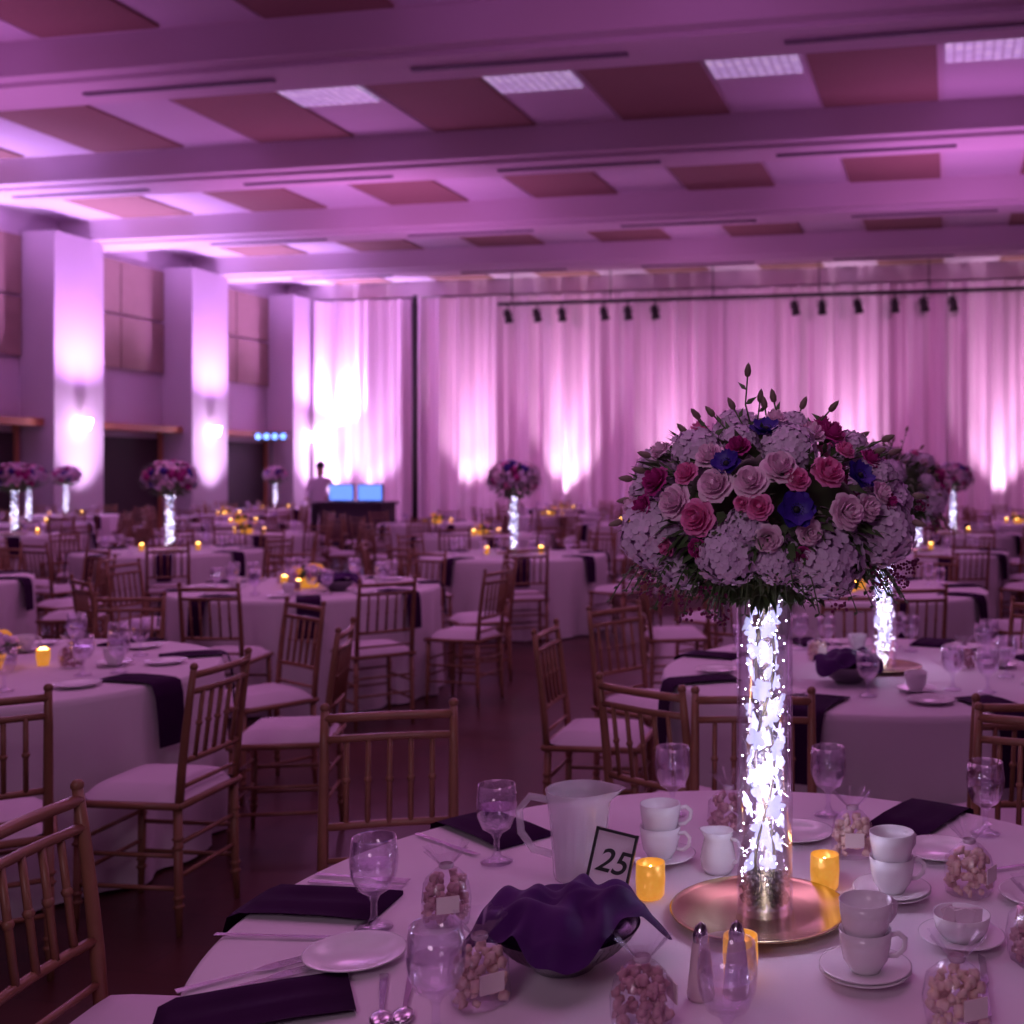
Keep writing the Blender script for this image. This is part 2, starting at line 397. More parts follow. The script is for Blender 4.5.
# ---------------------------------------------------------------- tableware templates
def gob(n=28):
    b=MB(); b.lathe([(0,.002),(.034,.002),(.034,.005),(.012,.012),(.006,.025),(.006,.050),(.012,.062),(.030,.074),(.041,.10),(.043,.125),(.039,.165),(.0375,.165),(.0415,.125),(.0395,.101),(.028,.077),(.0,.070)],n)
    b.lathe([(.0395,.118),(0,.118)],n); return b
GOBm=gob().mesh('goblet',[M_glass]); GOBf=gob(10).mesh('goblet_simple',[M_glass])
def goblet(x,y,z=.751,far=False,grp='glass water goblets'):
    return mk('water_goblet',GOBf if far else GOBm,(x,y,z),label='clear stemmed glass water goblet on the tablecloth',cat='glass',group=grp)
plm=MB().lathe([(0,.004),(.055,.004),(.062,.008),(.084,.015),(.085,.017),(.082,.017),(.060,.0105),(.052,.007),(0,.007)],40).mesh('bread_plate',[M_china])
def plate(x,y,z=.751): 
    return mk('bread_plate',plm,(x,y,z),label='round white china bread plate on the tablecloth',cat='plate',group='white bread plates')
sau=MB().lathe([(0,.003),(.028,.003),(.03,.006),(.073,.016),(.075,.018),(.072,.0185),(.03,.009),(0,.007)],36).mesh('saucer',[M_china])
cupb=MB().lathe([(0,.003),(.024,.0),(.026,.006),(.036,.02),(.041,.045),(.043,.068),(.0415,.068),(.039,.046),(.034,.022),(.022,.009),(0,.008)],32).mesh('cup_body',[M_china])
cuph=MB().tube([(.040,0,.055),(.055,0,.058),(.066,0,.048),(.064,0,.032),(.052,0,.022),(.038,0,.022)],.0045,8).mesh('cup_handle',[M_china])
CUP=mk('coffee_cup',None,label='white china coffee cup',cat='cup'); mk('cup_body',cupb,parent=CUP); mk('handle',cuph,parent=CUP); uc=[False]
def cup(x,y,z,rz,lab='white china coffee cup on a saucer'): return place(CUP,uc,(x,y,z),rz,lab,'white coffee cups')
def saucer(x,y,z=.751): return mk('saucer',sau,(x,y,z),label='white china saucer under a coffee cup',cat='saucer',group='white saucers')
def napkin_mesh(hang=.24,w=.15,r0=.66):
    b=MB(); path=[(r0,.752),(r0,.760),(.75,.762),(.85,.761),(.915,.760),(.940,.750),(.955,.70),(.962,.62),(.968,.75-hang)]
    vs=[];fs=[];N=8
    for k,(r,z) in enumerate(path):
        for i in range(N+1):
            y=(-.5+i/N)*w; y*=1-.12*max(0,k-5)/3
            xx=math.sqrt(max(0,r*r-y*y)) if k>=4 else r
            vs.append((xx,y,z+(.003*math.sin(i*1.7) if k in(2,3) else 0)))
    for k in range(len(path)-1):
        for i in range(N): a=k*(N+1)+i; fs.append((a,a+1,a+N+2,a+N+1))
    b.add(vs,fs); return b.mesh('napkin',[M_nap])
NAP=napkin_mesh()
def napkin(cx,cy,a): return mk('folded_napkin',NAP,(cx,cy,0),(0,0,a),label='folded dark purple cloth napkin hanging over the table edge',cat='napkin',group='dark purple folded napkins')
vo=MB().lathe([(0,.0),(.022,0),(.027,.006),(.029,.035),(.028,.068),(.0265,.068),(.027,.035),(.024,.008),(0,.008)],20).mesh('votive_cup',[M_gold])
vw=MB().lathe([(0,.009),(.023,.009),(.023,.040),(0,.040)],14).mesh('candle',[M_wax])
vf=MB().ball((0,0,.052),(.004,.004,.010),8,6).mesh('flame',[M_flame])
VOT=mk('votive_candle',None,label='gold mercury-glass votive with a lit candle',cat='candle'); mk('holder',vo,parent=VOT); mk('candle_wax',vw,parent=VOT); mk('flame',vf,parent=VOT); uv_=[False]
fvm=MB(); fvm.lathe([(0,.0),(.022,0),(.029,.035),(.028,.068)],8,0); fvm.ball((0,0,.055),.024,6,5,1); fvm=fvm.mesh('votive_simple',[M_gold,mat('candle_glow',(1,.7,.3),.5,emit=(1,.5,.12),es=14)])
def votive(x,y,far=False):
    if far: return mk('votive_candle',fvm,(x,y,.751),label='gold votive with a lit candle',cat='candle',group='gold votive candles')
    return place(VOT,uv_,(x,y,.751),R.uniform(0,6),'gold mercury-glass votive with a lit candle','gold votive candles')
def popcorn(seed,mt,k=90):
    rr=random.Random(seed); b=MB()
    for i in range(k):
        z=rr.uniform(.010,.080); q=.038*(1-.35*(z/.078)**2)
        a=rr.uniform(0,6.28); r=q*math.sqrt(rr.uniform(.35,1)); r_=rr.uniform(.0055,.009)
        sx=max(-.035,min(.035,r*math.cos(a)*1.2)); sy=max(-.035,min(.035,r*math.sin(a)*1.2))
        b.ball((sx,sy,z),r_,6,4,0,.4)
    return b.mesh('popcorn',[mt])
bgm=MB().lathe([(0,.001),(.040,.001),(.043,.012),(.044,.04),(.040,.072),(.022,.092),(.009,.101),(.018,.112),(.038,.136)],28,mod=lambda a,z:(1/max(abs(math.cos(a)),abs(math.sin(a)))**.5)*(1+.05*math.sin(7*a+z*60)+(.15*math.sin(9*a) if z>.11 else 0))).mesh('bag',[M_bag])
tie=MB().lathe([(.012,.097),(.014,.101),(.012,.105)],10).mesh('tie',[mat('ribbon',(.6,.45,.55),.4)])
lbm=MB().box((0,-.0475,.045),(.040,.002,.030)).mesh('label_card',[M_label])
FV=[]
for s,(mt,lab) in enumerate(((M_pop,'clear cellophane favour bag filled with pale popcorn'),(M_candy,'clear cellophane favour bag filled with dark candied popcorn'))):
    e=mk('favour_bag',None,label=lab,cat='party favour',group='cellophane favour bags'); mk('bag',bgm,parent=e); mk('popcorn',popcorn(s,mt),parent=e,kind='stuff'); mk('ribbon_tie',tie,parent=e); mk('label_card',lbm,parent=e); FV.append((e,[False],lab))
def favour(x,y,k,rz=0): 
    e,u_,lab=FV[k]; return place(e,u_,(x,y,.751),rz,lab,'cellophane favour bags')
def flat(pts,z=.003,th=.002):
    b=MB(); n_=len(pts)
    vs=[(x,y,z) for x,y in pts]+[(x,y,z+th) for x,y in pts]
    fs=[tuple(range(n_))[::-1],tuple(range(n_,2*n_))]+[(i,(i+1)%n_,n_+(i+1)%n_,n_+i) for i in range(n_)]
    b.add(vs,fs,0,False); return b
kn=flat([(-.11,-.006),(0,-.004),(.01,-.008),(.10,-.007),(.115,.004),(.01,.004),(0,.004),(-.11,.006)]).mesh('knife',[M_silver])
fk=flat([(-.10,-.007),(.02,-.003),(.04,-.011),(.06,-.012),(.06,.012),(.04,.011),(.02,.003),(-.10,.007)])
for i in range(4): fk.box((.08,-.0102+.0068*i,.004),(.042,.003,.002))
fk=fk.mesh('fork',[M_silver])
sp=flat([(-.10,-.007),(.04,-.003),(.04,.003),(-.10,.007)]); sp.ball((.062,0,.006),(.028,.018,.006),14,6); sp=sp.mesh('spoon',[M_silver])
def cut(kind,x,y,a,z=.7515): 
    me={'knife':kn,'fork':fk,'spoon':sp}[kind]
    return mk('table_'+kind,me,(x,y,z),(0,0,a),label='polished silver table %s lying on the cloth'%kind,cat=kind,group='silver cutlery')
bw=MB().lathe([(0,.002),(.05,.002),(.058,.012),(.092,.035),(.116,.060),(.126,.072)],160,mod=lambda a,z:1+(.024*math.cos(40*a) if .012<z<.07 else 0))
bw.lathe([(.126,.072),(.122,.073),(.108,.058),(.082,.036),(.05,.016),(0,.012)],48)
bw=bw.mesh('bread_bowl',[M_bowl])
def crumple(seed):
    rr=random.Random(seed); b=MB(); N=56; vs=[];fs=[]; p=[rr.uniform(0,6.28) for _ in range(8)]
    for j in range(N+1):
        for i in range(N+1):
            x=-1+2*i/N; y=-1+2*j/N; r=max(abs(x),abs(y)); e=math.hypot(x,y) or 1
            x2,y2=(x*r/e,y*r/e); a=math.atan2(y2,x2)
            ext=.142+.018*math.cos(4*a+.6)+.008*math.sin(3*a+p[0])
            sx=x2*ext*1.10; sy=y2*ext*.95
            z=.088+.034*(1-r**2)+.008*r*math.sin(4*a+p[1]+r*2.6)+.012*math.sin(6.5*x2+p[2]+4*y2)*math.cos(3*y2+p[3])+.006*math.sin(13*x2-6*y2+p[5])+.004*math.sin(9*a+p[4])*r
            q=math.hypot(sx,sy)
            if q>.085: z=max(z,.080)
            if q>.134: z-=(q-.134)*1.1
            vs.append((sx,sy,z))
    for j in range(N):
        for i in range(N): a=j*(N+1)+i; fs.append((a,a+1,a+N+2,a+N+1))
    b.add(vs,fs); return b.mesh('napkin_heap',[M_napp])
crm=crumple(3)
def bowl(x,y,rz=0):
    mk('bread_bowl',bw,(x,y,.751),label='fluted dark silver bread bowl on the tablecloth',cat='bowl',group='bread bowls')
    mk('bread_napkin',crm,(x,y,.751),(0,0,rz),label='deep purple cloth napkin heaped over the bread bowl',cat='napkin',group='napkins over bread bowls')
chm=MB().lathe([(0,.004),(.10,.004),(.108,.006),(.155,.012),(.165,.016),(.166,.019),(.162,.020),(.152,.016),(.108,.010),(.10,.008),(0,.008)],64).mesh('charger_plate',[M_charger])
def vmesh(n): return MB().lathe([(0,.0),(.052,0),(.052,.60),(.049,.60),(.049,.012),(0,.012)],n).mesh('cylinder_vase',[M_vglass])
vN,vF=vmesh(48),vmesh(14)
def orchids(seed,k,leds,simple=False):
    rr=random.Random(seed); b=MB()
    for s in range(2):
        b.tube([(.018*math.cos(t*9+s*3),.018*math.sin(t*9+s*3),.05+t*.54) for t in [i/14 for i in range(15)]],.003,5,2)
    for i in range(k):
        z=.085+.49*i/k+rr.uniform(-.008,.008); a=i*2.4; r=.029*rr.uniform(.5,1.1)
        c=Vector((r*math.cos(a),r*math.sin(a),z)); nrm=Vector((math.cos(a),math.sin(a),rr.uniform(-.5,.5))).normalized()
        q=nrm.to_track_quat('Z','Y'); rt=rr.uniform(0,6)
        L=rr.uniform(.017,.027)
        for p in range(5):
            th=rt+2*pi*p/5; d=q@Vector((math.cos(th),math.sin(th),.1)); sd=q@Vector((-math.sin(th),math.cos(th),0)); nn=q@Vector((0,0,1))
            w_=L*(.30 if p%2 else .5)
            vs=[c,c+d*L*.35+sd*w_*.8,c+d*L*.75+sd*w_*.75+nn*L*.1,c+d*L*1.05+nn*L*.05,c+d*L*.75-sd*w_*.75+nn*L*.1,c+d*L*.35-sd*w_*.8,c+d*L*.6-nn*L*.12]
            b.add([(v if Vector((v[0],v[1])).length<.0475 else Vector((v[0]*.0475/Vector((v[0],v[1])).length,v[1]*.0475/Vector((v[0],v[1])).length,v[2]))) for v in vs],[(0,1,6),(1,2,6),(2,3,6),(3,4,6),(4,5,6),(5,0,6)],0)
    for i in range(leds):
        a=rr.uniform(0,6.28); r=.046*math.sqrt(rr.random()); b.ball((r*math.cos(a),r*math.sin(a),rr.uniform(.05,.59)),.0016 if not simple else .0035,5,4,1)
    return b.mesh('orchid_spray',[M_orch,M_led,M_bud])
oN=orchids(1,40,170); oF=orchids(2,30,40,True)
def beads():
    b=MB(); rr=random.Random(4)
    for i in range(220):
        a=rr.uniform(0,6.28); r=.043*math.sqrt(rr.random()); b.ball((r*math.cos(a),r*math.sin(a),rr.uniform(.018,.065)),.0055,6,4,0,.15)
    return b.mesh('beads',[M_peb])
bd=beads()
# ---------------------------------------------------------------- flowers
def fib(n,zmin=-1):
    for i in range(n):
        z=1-(1-zmin)*(i+.5)/n; r=math.sqrt(max(0,1-z*z)); a=i*2.39996
        yield Vector((r*math.cos(a),r*math.sin(a),z))
def hydrangea(r=.056,n=130):
    b=MB(); rr=random.Random(5); b.ball((0,0,0),r*.86,14,10,1)
    for p in fib(n,-.6):
        c=p*r*rr.uniform(.92,1.10); nn=(p+Vector((rr.uniform(-.35,.35),rr.uniform(-.35,.35),rr.uniform(-.35,.35)))).normalized(); q=nn.to_track_quat('Z','Y'); rt=rr.uniform(0,6); L=rr.uniform(.010,.0135)
        for k in range(4):
            th=rt+pi/2*k; d=q@Vector((math.cos(th),math.sin(th),.18)); sd=q@Vector((-math.sin(th),math.cos(th),.05))
            b.add([c,c+d*L*.4+sd*L*.48,c+d*L*.85+sd*L*.38,c+d*L*1.05,c+d*L*.85-sd*L*.38,c+d*L*.4-sd*L*.48],[(0,1,2,3),(0,3,4,5)],0,False)
    return b
def rose(r=.034,m_=0):
    b=MB(); rr=random.Random(9)
    rings=[(r*.26,r*.95,3,.1),(r*.45,r*.9,4,.15),(r*.68,r*.75,5,.3),(r*.88,r*.5,5,.5),(r*1.02,r*.22,6,.7)]
    for ri,(rad,h,n_,curl) in enumerate(rings):
        for k in range(n_):
            ph0=2*pi*k/n_+ri*.7; vs=[];fs=[]
            for si in range(6):
                s=si/5
                for ti in range(7):
                    t=-1+ti/3; wid=(pi/n_)*1.35*(math.sin(pi*min(1,.25+s*.62)))
                    ph=ph0+t*wid; rho=rad*math.sin(min(1,s*1.15)*pi/2)*(1+.05*t)+ (rad*.18*curl*max(0,s-.7)/.3)
                    z=-r*.45+(h+r*.45)*s-curl*r*.35*max(0,s-.75)/.25-abs(t)**3*r*.12*s
                    vs.append((rho*math.cos(ph),rho*math.sin(ph),z))
            for si in range(5):
                for ti in range(6): a=si*7+ti; fs.append((a,a+1,a+8,a+7))
            b.add(vs,fs,0)
    b.ball((0,0,r*.3),r*.22,8,6,0)
    return b
def anemone(r=.036):
    b=MB()
    for ring_,(n_,L,up,ofs) in enumerate(((6,r,.25,0),(6,r*.85,.55,.5))):
        for k in range(n_):
            th=2*pi*k/n_+ofs; vs=[];fs=[]
            for si in range(5):
                s=si/4; w_=L*.50*math.sin(pi*min(.97,.12+s*.80))
                for t in (-1,-.5,0,.5,1):
                    d=L*s; z=up*L*s*s*.9+.12*L*t*t-.05*L*math.sin(3*t)*s
                    vs.append((d*math.cos(th)-w_*t*math.sin(th),d*math.sin(th)+w_*t*math.cos(th),z+ring_*.003))
            for si in range(4):
                for ti in range(4): a=si*5+ti; fs.append((a,a+1,a+6,a+5))
            b.add(vs,fs,0)
    b.ball((0,0,.007),(r*.2,r*.2,r*.14),8,6,1)
    for k in range(14): b.ball((r*.3*math.cos(k*.45),r*.3*math.sin(k*.45),.012),.0013,4,3,1)
    return b
hyb,rob,anb=hydrangea(),rose(),anemone()
me_h=hyb.mesh('hydrangea',[M_hyd,M_hcore]); me_rp=rob.mesh('rose_p',[M_rp]); me_rm=rob.mesh('rose_m',[M_rm]); me_rl=rob.mesh('rose_l',[M_rl]); me_an=anb.mesh('anemone',[M_an,M_dk])
def leaf(b,c,d,n_,L,w_,m=0):
    d=d.normalized(); s_=d.cross(n_).normalized(); n2=s_.cross(d)
    b.add([c,c+d*L*.35+s_*w_,c+d*L*.35+n2*w_*.25,c+d*L*.35-s_*w_,c+d*L-n2*L*.15],[(0,1,2),(0,2,3),(1,4,2),(2,4,3)],m)
AX,AZ=.225,.155
def bouquet_tree():
    e=mk('flower_bouquet',None,label='dome of lilac hydrangeas, pink roses and blue anemones on vase',cat='flower arrangement')
    b=MB(); rr=random.Random(11); b.ball((0,0,0),(.17,.17,.115),20,12,0,.05)
    for i in range(1500):
        a=rr.uniform(0,2*pi); zz=rr.uniform(-1,.85) if i%2 else rr.uniform(-1,-.1); r=math.sqrt(max(0,1-zz*zz))
        c=Vector((AX*1.0*r*math.cos(a),AX*1.0*r*math.sin(a),AZ*.95*zz)); d=Vector((math.cos(a),math.sin(a),zz*.9+rr.uniform(-.6,.6)))
        leaf(b,c,d,Vector((rr.uniform(-.5,.5),rr.uniform(-.5,.5),1)),rr.uniform(.03,.055),rr.uniform(.006,.012))
    for i in range(76):
        a=rr.uniform(0,2*pi); r0=rr.uniform(.13,.21); p=Vector((r0*math.cos(a),r0*math.sin(a),-.07)); L=rr.uniform(.05,.12); pts=[]
        for k in range(7):
            s=k/6; q=p+Vector((math.cos(a)*L*s*.8,math.sin(a)*L*s*.8,-.01-L*.75*s*s)); pts.append(q)
            for sg in (-1,1):
                for _ in range(2):
                    leaf(b,q,Vector((-math.sin(a)*sg+math.cos(a)*.5,math.cos(a)*sg+math.sin(a)*.5,rr.uniform(-.5,.2))),Vector((0,0,1)),.022*(1.2-s*.6),.004)
        b.tube(pts,.0012,4)
    mk('foliage',b.mesh('foliage',[M_leaf]),parent=e)
    b=MB()
    for i in range(16):
        a=i*.39; b.tube([(.10*math.cos(a),.10*math.sin(a),-.07),(.045*math.cos(a),.045*math.sin(a),-.12),(.035*math.cos(a+.6),.035*math.sin(a+.6),-.15)],.003,5)
    mk('stem',b.mesh('stem',[M_leaf]),parent=e)
    def put(me,name,x,z,s,ydir=-1,lab=None,push=1.0):
        rx=x/AX; rz=z/AZ; q=math.hypot(rx,rz)
        if q>.97: rx*=.97/q; rz*=.97/q
        yy=ydir*math.sqrt(max(0,1-rx*rx-rz*rz))
        p=Vector((AX*rx,AX*yy,AZ*rz))*push; nrm=Vector((rx,yy,rz*1.3+.12)).normalized()
        o=mk(name,me,p,parent=e); o.rotation_mode='QUATERNION'; o.rotation_quaternion=nrm.to_track_quat('Z','Y'); o.scale=(s,s,s)
        if lab: o['label']=lab
    F=.00172
    spec=[('h',650,532,1.1),('h',722,548,.95),('h',815,556,1.15),('h',875,530,1.1),('h',783,448,.8),('h',690,450,.75),('h',850,446,.6),('h',770,554,.75),('h',895,500,.75),('h',640,492,.6),('h',675,562,.8),('h',735,440,.55),('h',790,422,.55),('h',872,478,.7),('h',740,522,.6),
          ('rp',752,503,.62,),('rp',700,513,.85),('rp',812,474,.8),('rm',662,482,.75),('rm',820,440,.75),('rl',745,482,.8),('rl',715,485,.85),('rl',828,508,.85),('rl',680,500,.85),('rm',735,452,.6),('rl',770,470,.85),('rp',785,480,.6),('rm',650,505,.6),('rm',818,424,.55),('rl',848,505,.65),('rl',760,530,.65),('rl',795,525,.6),('rm',700,540,.5),
          ('a',725,468,.75),('a',783,506,.9),('a',840,478,.8),('a',760,438,.8),('rp',690,475,.6),('rm',855,462,.55),('rl',800,440,.7),('rl',710,460,.7),('rm',790,545,.45),('rp',738,500,.4),('rp',830,455,.5),('rl',665,455,.6),('rp',672,540,.45),('rl',640,505,.6),('rm',870,500,.45),('rp',700,435,.5),('rl',770,425,.55),('rl',862,492,.55)]
    for t,px,py,s in spec:
        x=(px-762)*F; z=-(py-510)*F+.0
        me,nm={'h':(me_h,'hydrangea_head'),'rp':(me_rp,'rose'),'rm':(me_rm,'rose'),'rl':(me_rl,'rose'),'a':(me_an,'anemone')}[t]
        put(me,nm,x,z,s,-1,{'h':None,'rp':'bright pink rose','rm':'deep magenta rose','rl':'pale blush rose','a':'blue-violet anemone'}[t],1.0 if t=='h' else 1.13)
    rr=random.Random(21)
    for i,p in enumerate(fib(44,-.45)):
        if p.y<.02: continue
        me,nm=rr.choice([(me_h,'hydrangea_head'),(me_h,'hydrangea_head'),(me_rl,'rose'),(me_rp,'rose'),(me_rm,'rose'),(me_an,'anemone')])
        put(me,nm,p.x*AX*.93,p.z*AZ*.95,rr.uniform(.75,1),1)
    for (px,py) in ((743,376),(757,398),(762,405),(695,418),(709,412),(855,437),(866,452),(838,440),(628,478),(618,520),(640,470),(905,520),(890,452),(770,400),(655,450),(680,430),(800,405),(825,410),(875,440),(622,500),(912,495),(730,405),(645,455)):
        b=MB(); x=(px-762)*.0018; z=-(py-510)*.0018; y=rr.uniform(-.12,.04)
        st=Vector((x*.55,y*.6,z*.5)); en=Vector((x,y,z)); md=(st+en)/2+Vector((rr.uniform(-.012,.012),0,.01))
        b.tube([st,md,en],.0016,5); 
        dq=(en-md).normalized().to_track_quat('Z','Y').to_matrix().to_4x4()
        b.lathe([(0,-.004),(.005,.0),(.0065,.008),(.004,.018),(0,.024)],8,1,X=Matrix.Translation(en)@dq)
        leaf(b,md,Vector((rr.uniform(-1,1),0,.5)),Vector((0,-1,0)),.026,.005)
        leaf(b,(md+en)/2,Vector((rr.uniform(-1,1),0,.5)),Vector((0,-1,0)),.022,.004)
        mk('bud_sprig',b.mesh('bud_sprig',[M_leaf,M_bud]),parent=e)
    b=MB()
    for (px,py,l) in ((640,575,.05),(660,590,.04),(700,592,.05),(716,598,.05),(870,570,.05),(890,562,.05),(905,575,.04),(915,565,.03),(735,548,.03),(650,555,.03),(830,590,.04),(680,600,.04),(860,520,.02),(925,500,.03)):
        x=(px-762)*.00175; z=-(py-510)*.00175; y=-math.sqrt(max(.0004,.24**2-x*x))*.85
        for k in range(26):
            b.ball((x+R.uniform(-.012,.012),y+R.uniform(-.012,.012),z+R.uniform(-l*.7,l*.4)),R.uniform(.002,.0038),5,4,0)
    mk('berry_cluster',b.mesh('berries',[M_berry]),parent=e,kind='stuff')
    return e
BQ=bouquet_tree(); ubq=[False]
def farbouquet(seed,n=75):
    rr=random.Random(seed); b=MB(); b.ball((0,0,0),(.19,.19,.13),12,8,0,.05)
    for p in fib(n,-.5):
        m_=rr.choice([1,1,1,1,2,3,4,5,4]); r=rr.uniform(.03,.055)
        b.ball((p.x*AX,p.y*AX,p.z*AZ),r,7,5,m_,.22)
    for i in range(320):
        a=rr.uniform(0,6.28); zz=rr.uniform(-1,.9); r=math.sqrt(1-zz*zz)
        c=Vector((AX*1.05*r*math.cos(a),AX*1.05*r*math.sin(a),AZ*zz)); leaf(b,c,Vector((math.cos(a),math.sin(a),zz+.1)),Vector((0,0,1)),.08,.014)
    return b.mesh('bouquet_simple',[M_leaf,M_hyd,M_rp,M_rm,M_rl,M_an])
fbq=[farbouquet(1),farbouquet(2)]
BL='dome of lilac hydrangeas, pink roses and blue anemones on vase'
def tall(x,y,near=False,glow=0,detail=False):
    mk('charger_plate',chm,(x-.01,y-.01,.751),label='round gold metal charger plate under a vase',cat='charger plate',group='charger plates')
    mk('cylinder_vase',vN if near else vF,(x,y,.760),label='tall clear glass cylinder vase lit from within',cat='vase',group='tall glass vases')
    mk('orchid_spray',oN if near else oF,(x,y,.760),(0,0,R.uniform(0,6)),label='string of glowing white orchids standing inside the vase',cat='flowers',group='orchids in the vases')
    if detail: mk('vase_beads',bd,(x,y,.760),label='dark glass beads filling the bottom of the vase',cat='beads',kind='stuff')
    if detail or near: place(BQ,ubq,(x,y,1.50),0 if detail else 2.0,BL,'tall flower bouquets')
    else: mk('flower_bouquet',R.choice(fbq),(x,y,1.50),(0,0,R.uniform(0,6)),label=BL,cat='flower arrangement',group='tall flower bouquets')
    if glow: point((x,y-.0,1.0),glow,(.80,.75,1),.04)
lowm=MB(); rr=random.Random(8); lowm.lathe([(0,0),(.07,0),(.09,.06),(.08,.06)],14,0)
for p in fib(34,-.1): lowm.ball((p.x*.11,p.y*.11,.09+p.z*.06),rr.uniform(.02,.035),7,5,rr.choice([1,2,3,4,5,1]),.2)
for i in range(80):
    a=rr.uniform(0,6.28); leaf(lowm,Vector((.1*math.cos(a),.1*math.sin(a),.08)),Vector((math.cos(a),math.sin(a),rr.uniform(-.2,1))),Vector((0,0,1)),.07,.014,5)
lowm=lowm.mesh('low_arrangement',[M_gold,M_orange,M_rl,M_rp,M_hyd,M_leaf])
def low(x,y):
    mk('low_flower_arrangement',lowm,(x,y,.751),(0,0,R.uniform(0,6)),label='low bowl of mixed orange, pink and green flowers',cat='flower arrangement',group='low flower arrangements')
    for k in range(3):
        a=R.uniform(0,.8); votive(x+.22*math.cos(a+k*2.1),y+.22*math.sin(a+k*2.1),True)
TL='round banquet table with a floor-length white tablecloth'
def table(x,y): return mk('banquet_table',R.choice(cloths),(x,y,0),(0,0,R.uniform(0,6)),label=TL,cat='table',group='round banquet tables')
def setting(cx,cy,n,a0,lvl,keep=None):
    for i in range(n):
        a=a0+2*pi*i/n
        napkin(cx,cy,a)
        for (r,da) in ((.60,.20),) if lvl<2 else ((.60,.20),(.50,.05)):
            gx,gy=cx+r*math.cos(a+da),cy+r*math.sin(a+da)
            if keep and math.hypot(gx-keep[0],gy-keep[1])<.21: continue
            goblet(gx,gy,far=lvl<2)
        if lvl>=2:
            plate(cx+.70*math.cos(a-.25),cy+.70*math.sin(a-.25))
            sx,sy=cx+.50*math.cos(a-.25),cy+.50*math.sin(a-.25)
            if i%2==0 and not (keep and math.hypot(sx-keep[0],sy-keep[1])<.24): saucer(sx,sy); cup(sx,sy,.7585,R.uniform(0,6))
            fx,fy=cx+.34*math.cos(a+.5),cy+.34*math.sin(a+.5)
            if i%3==1 and not (keep and math.hypot(fx-keep[0],fy-keep[1])<.22): favour(fx,fy,i%2,R.uniform(0,6))
# ---- T0
T0=(.03,2.06)
mk('banquet_table',cloths[0],(T0[0],T0[1],0),label='round banquet table with white cloth set for coffee service',cat='table',group='round banquet tables')
tall(.083,2.13,True,1.8,True)
g0='chairs around the nearest table'
chair_at(-.93,3.24,.22,-1,g0); chair_at(-1.36,2.24,1,-.08,g0); chair_at(.10,3.46,-.03,-1,g0); chair_at(.88,3.14,-.5,-1,g0)
for a in (134,172,203,56,20): napkin(T0[0],T0[1],math.radians(a))
for (x,y) in ((-.468,2.41),(-.62,2.06),(-.41,1.66),(-.113,2.74),(.258,2.74),(.60,2.60),(.01,1.60)): goblet(x,y)
for (x,y) in ((-.613,1.93),(.17,2.58),(.47,2.46),(.62,2.20)): plate(x,y)
def stack(x,y,rz,dbl=False):
    saucer(x,y,.751)
    z=.751
    if dbl: saucer(x,y,.757); z=.757
    cup(x,y,z+.0075,rz,'white china coffee cup with another cup stacked on it'); cup(x,y,z+.0075+.047,rz+.5,'white china coffee cup stacked in another cup')
stack(-.126,2.42,-.3); stack(.33,2.21,0.2,True); stack(.235,1.86,.1,True)
saucer(.42,2.0)
mk('sugar_bowl',MB().lathe([(0,.002),(.03,.0),(.045,.02),(.05,.045),(.047,.045),(.04,.02),(0,.008)],24).mesh('sugar_bowl',[M_china]),(.42,2.0,.7585),label='open white china sugar bowl on a saucer',cat='bowl')
sgm=MB()
for i in range(9): sgm.box((0,0,0),(.022,.003,.04),0,X=Matrix.Translation((-.024+.006*i,R.uniform(-.01,.01),.036))@Matrix.Rotation(R.uniform(-.5,.5),4,'Y')@Matrix.Rotation(R.uniform(-.3,.3),4,'X'))
mk('sugar_packets',sgm.mesh('packets',[mat('paper_packet',(.75,.6,.68),.6)]),(.42,2.0,.7585),label='paper sugar packets standing in the bowl',cat='sugar packets',kind='stuff')
cr=mk('creamer_jug',None,(-.004,2.357,.751),(0,0,-.5),label='small white china cream jug with a handle',cat='jug')
cb=MB().lathe([(0,.003),(.026,.0),(.034,.012),(.037,.03),(.031,.058),(.028,.07),(.032,.085),(.030,.085),(.026,.07),(.03,.055),(.034,.03),(0,.008)],28,mod=lambda a,z:1+(.35*max(0,math.cos(a-pi))**8 if z>.08 else 0)); mk('jug_body',cb.mesh('jug',[M_china]),parent=cr)
mk('handle',MB().tube([(.03,0,.072),(.048,0,.07),(.055,0,.05),(.048,0,.03),(.034,0,.024)],.0042,8).mesh('handle',[M_china]),parent=cr)
votive(-.134,2.215); votive(.206,2.262); votive(.033,1.865)
shb=MB().lathe([(0,.0),(.021,0),(.022,.006),(.014,.08),(.012,.088)],16).mesh('shaker_body',[mat('shaker_ceramic',(.72,.55,.58),.25)]); sht=MB().lathe([(.0125,.088),(.013,.098),(.008,.112),(.0,.118)],16).mesh('shaker_cap',[M_silver])
for (x,y,l) in ((-.03,1.793,'salt_shaker'),(.026,1.80,'pepper_shaker')):
    e=mk(l,None,(x,y,.751),label='slim conical shaker with a pointed silver cap',cat='shaker',group='salt and pepper shakers'); mk('shaker_body',shb,parent=e); mk('cap',sht,parent=e)
pt=mk('water_pitcher',None,(-.285,2.33,.751),label='frosted clear ribbed water pitcher with a curved handle',cat='pitcher')
b=MB().lathe([(0,.003),(.050,.0),(.053,.01),(.055,.06),(.060,.12),(.065,.155),(.069,.178),(.066,.178),(.062,.155),(.057,.12),(.051,.06),(.047,.014),(0,.012)],80,mod=lambda a,z:(1+.025*math.cos(20*a) if .02<z<.12 else 1)*(1+(.35*max(0,math.cos(a))**10 if z>.17 else 0)))
mk('pitcher_body',b.mesh('pitcher',[M_pitch]),parent=pt)
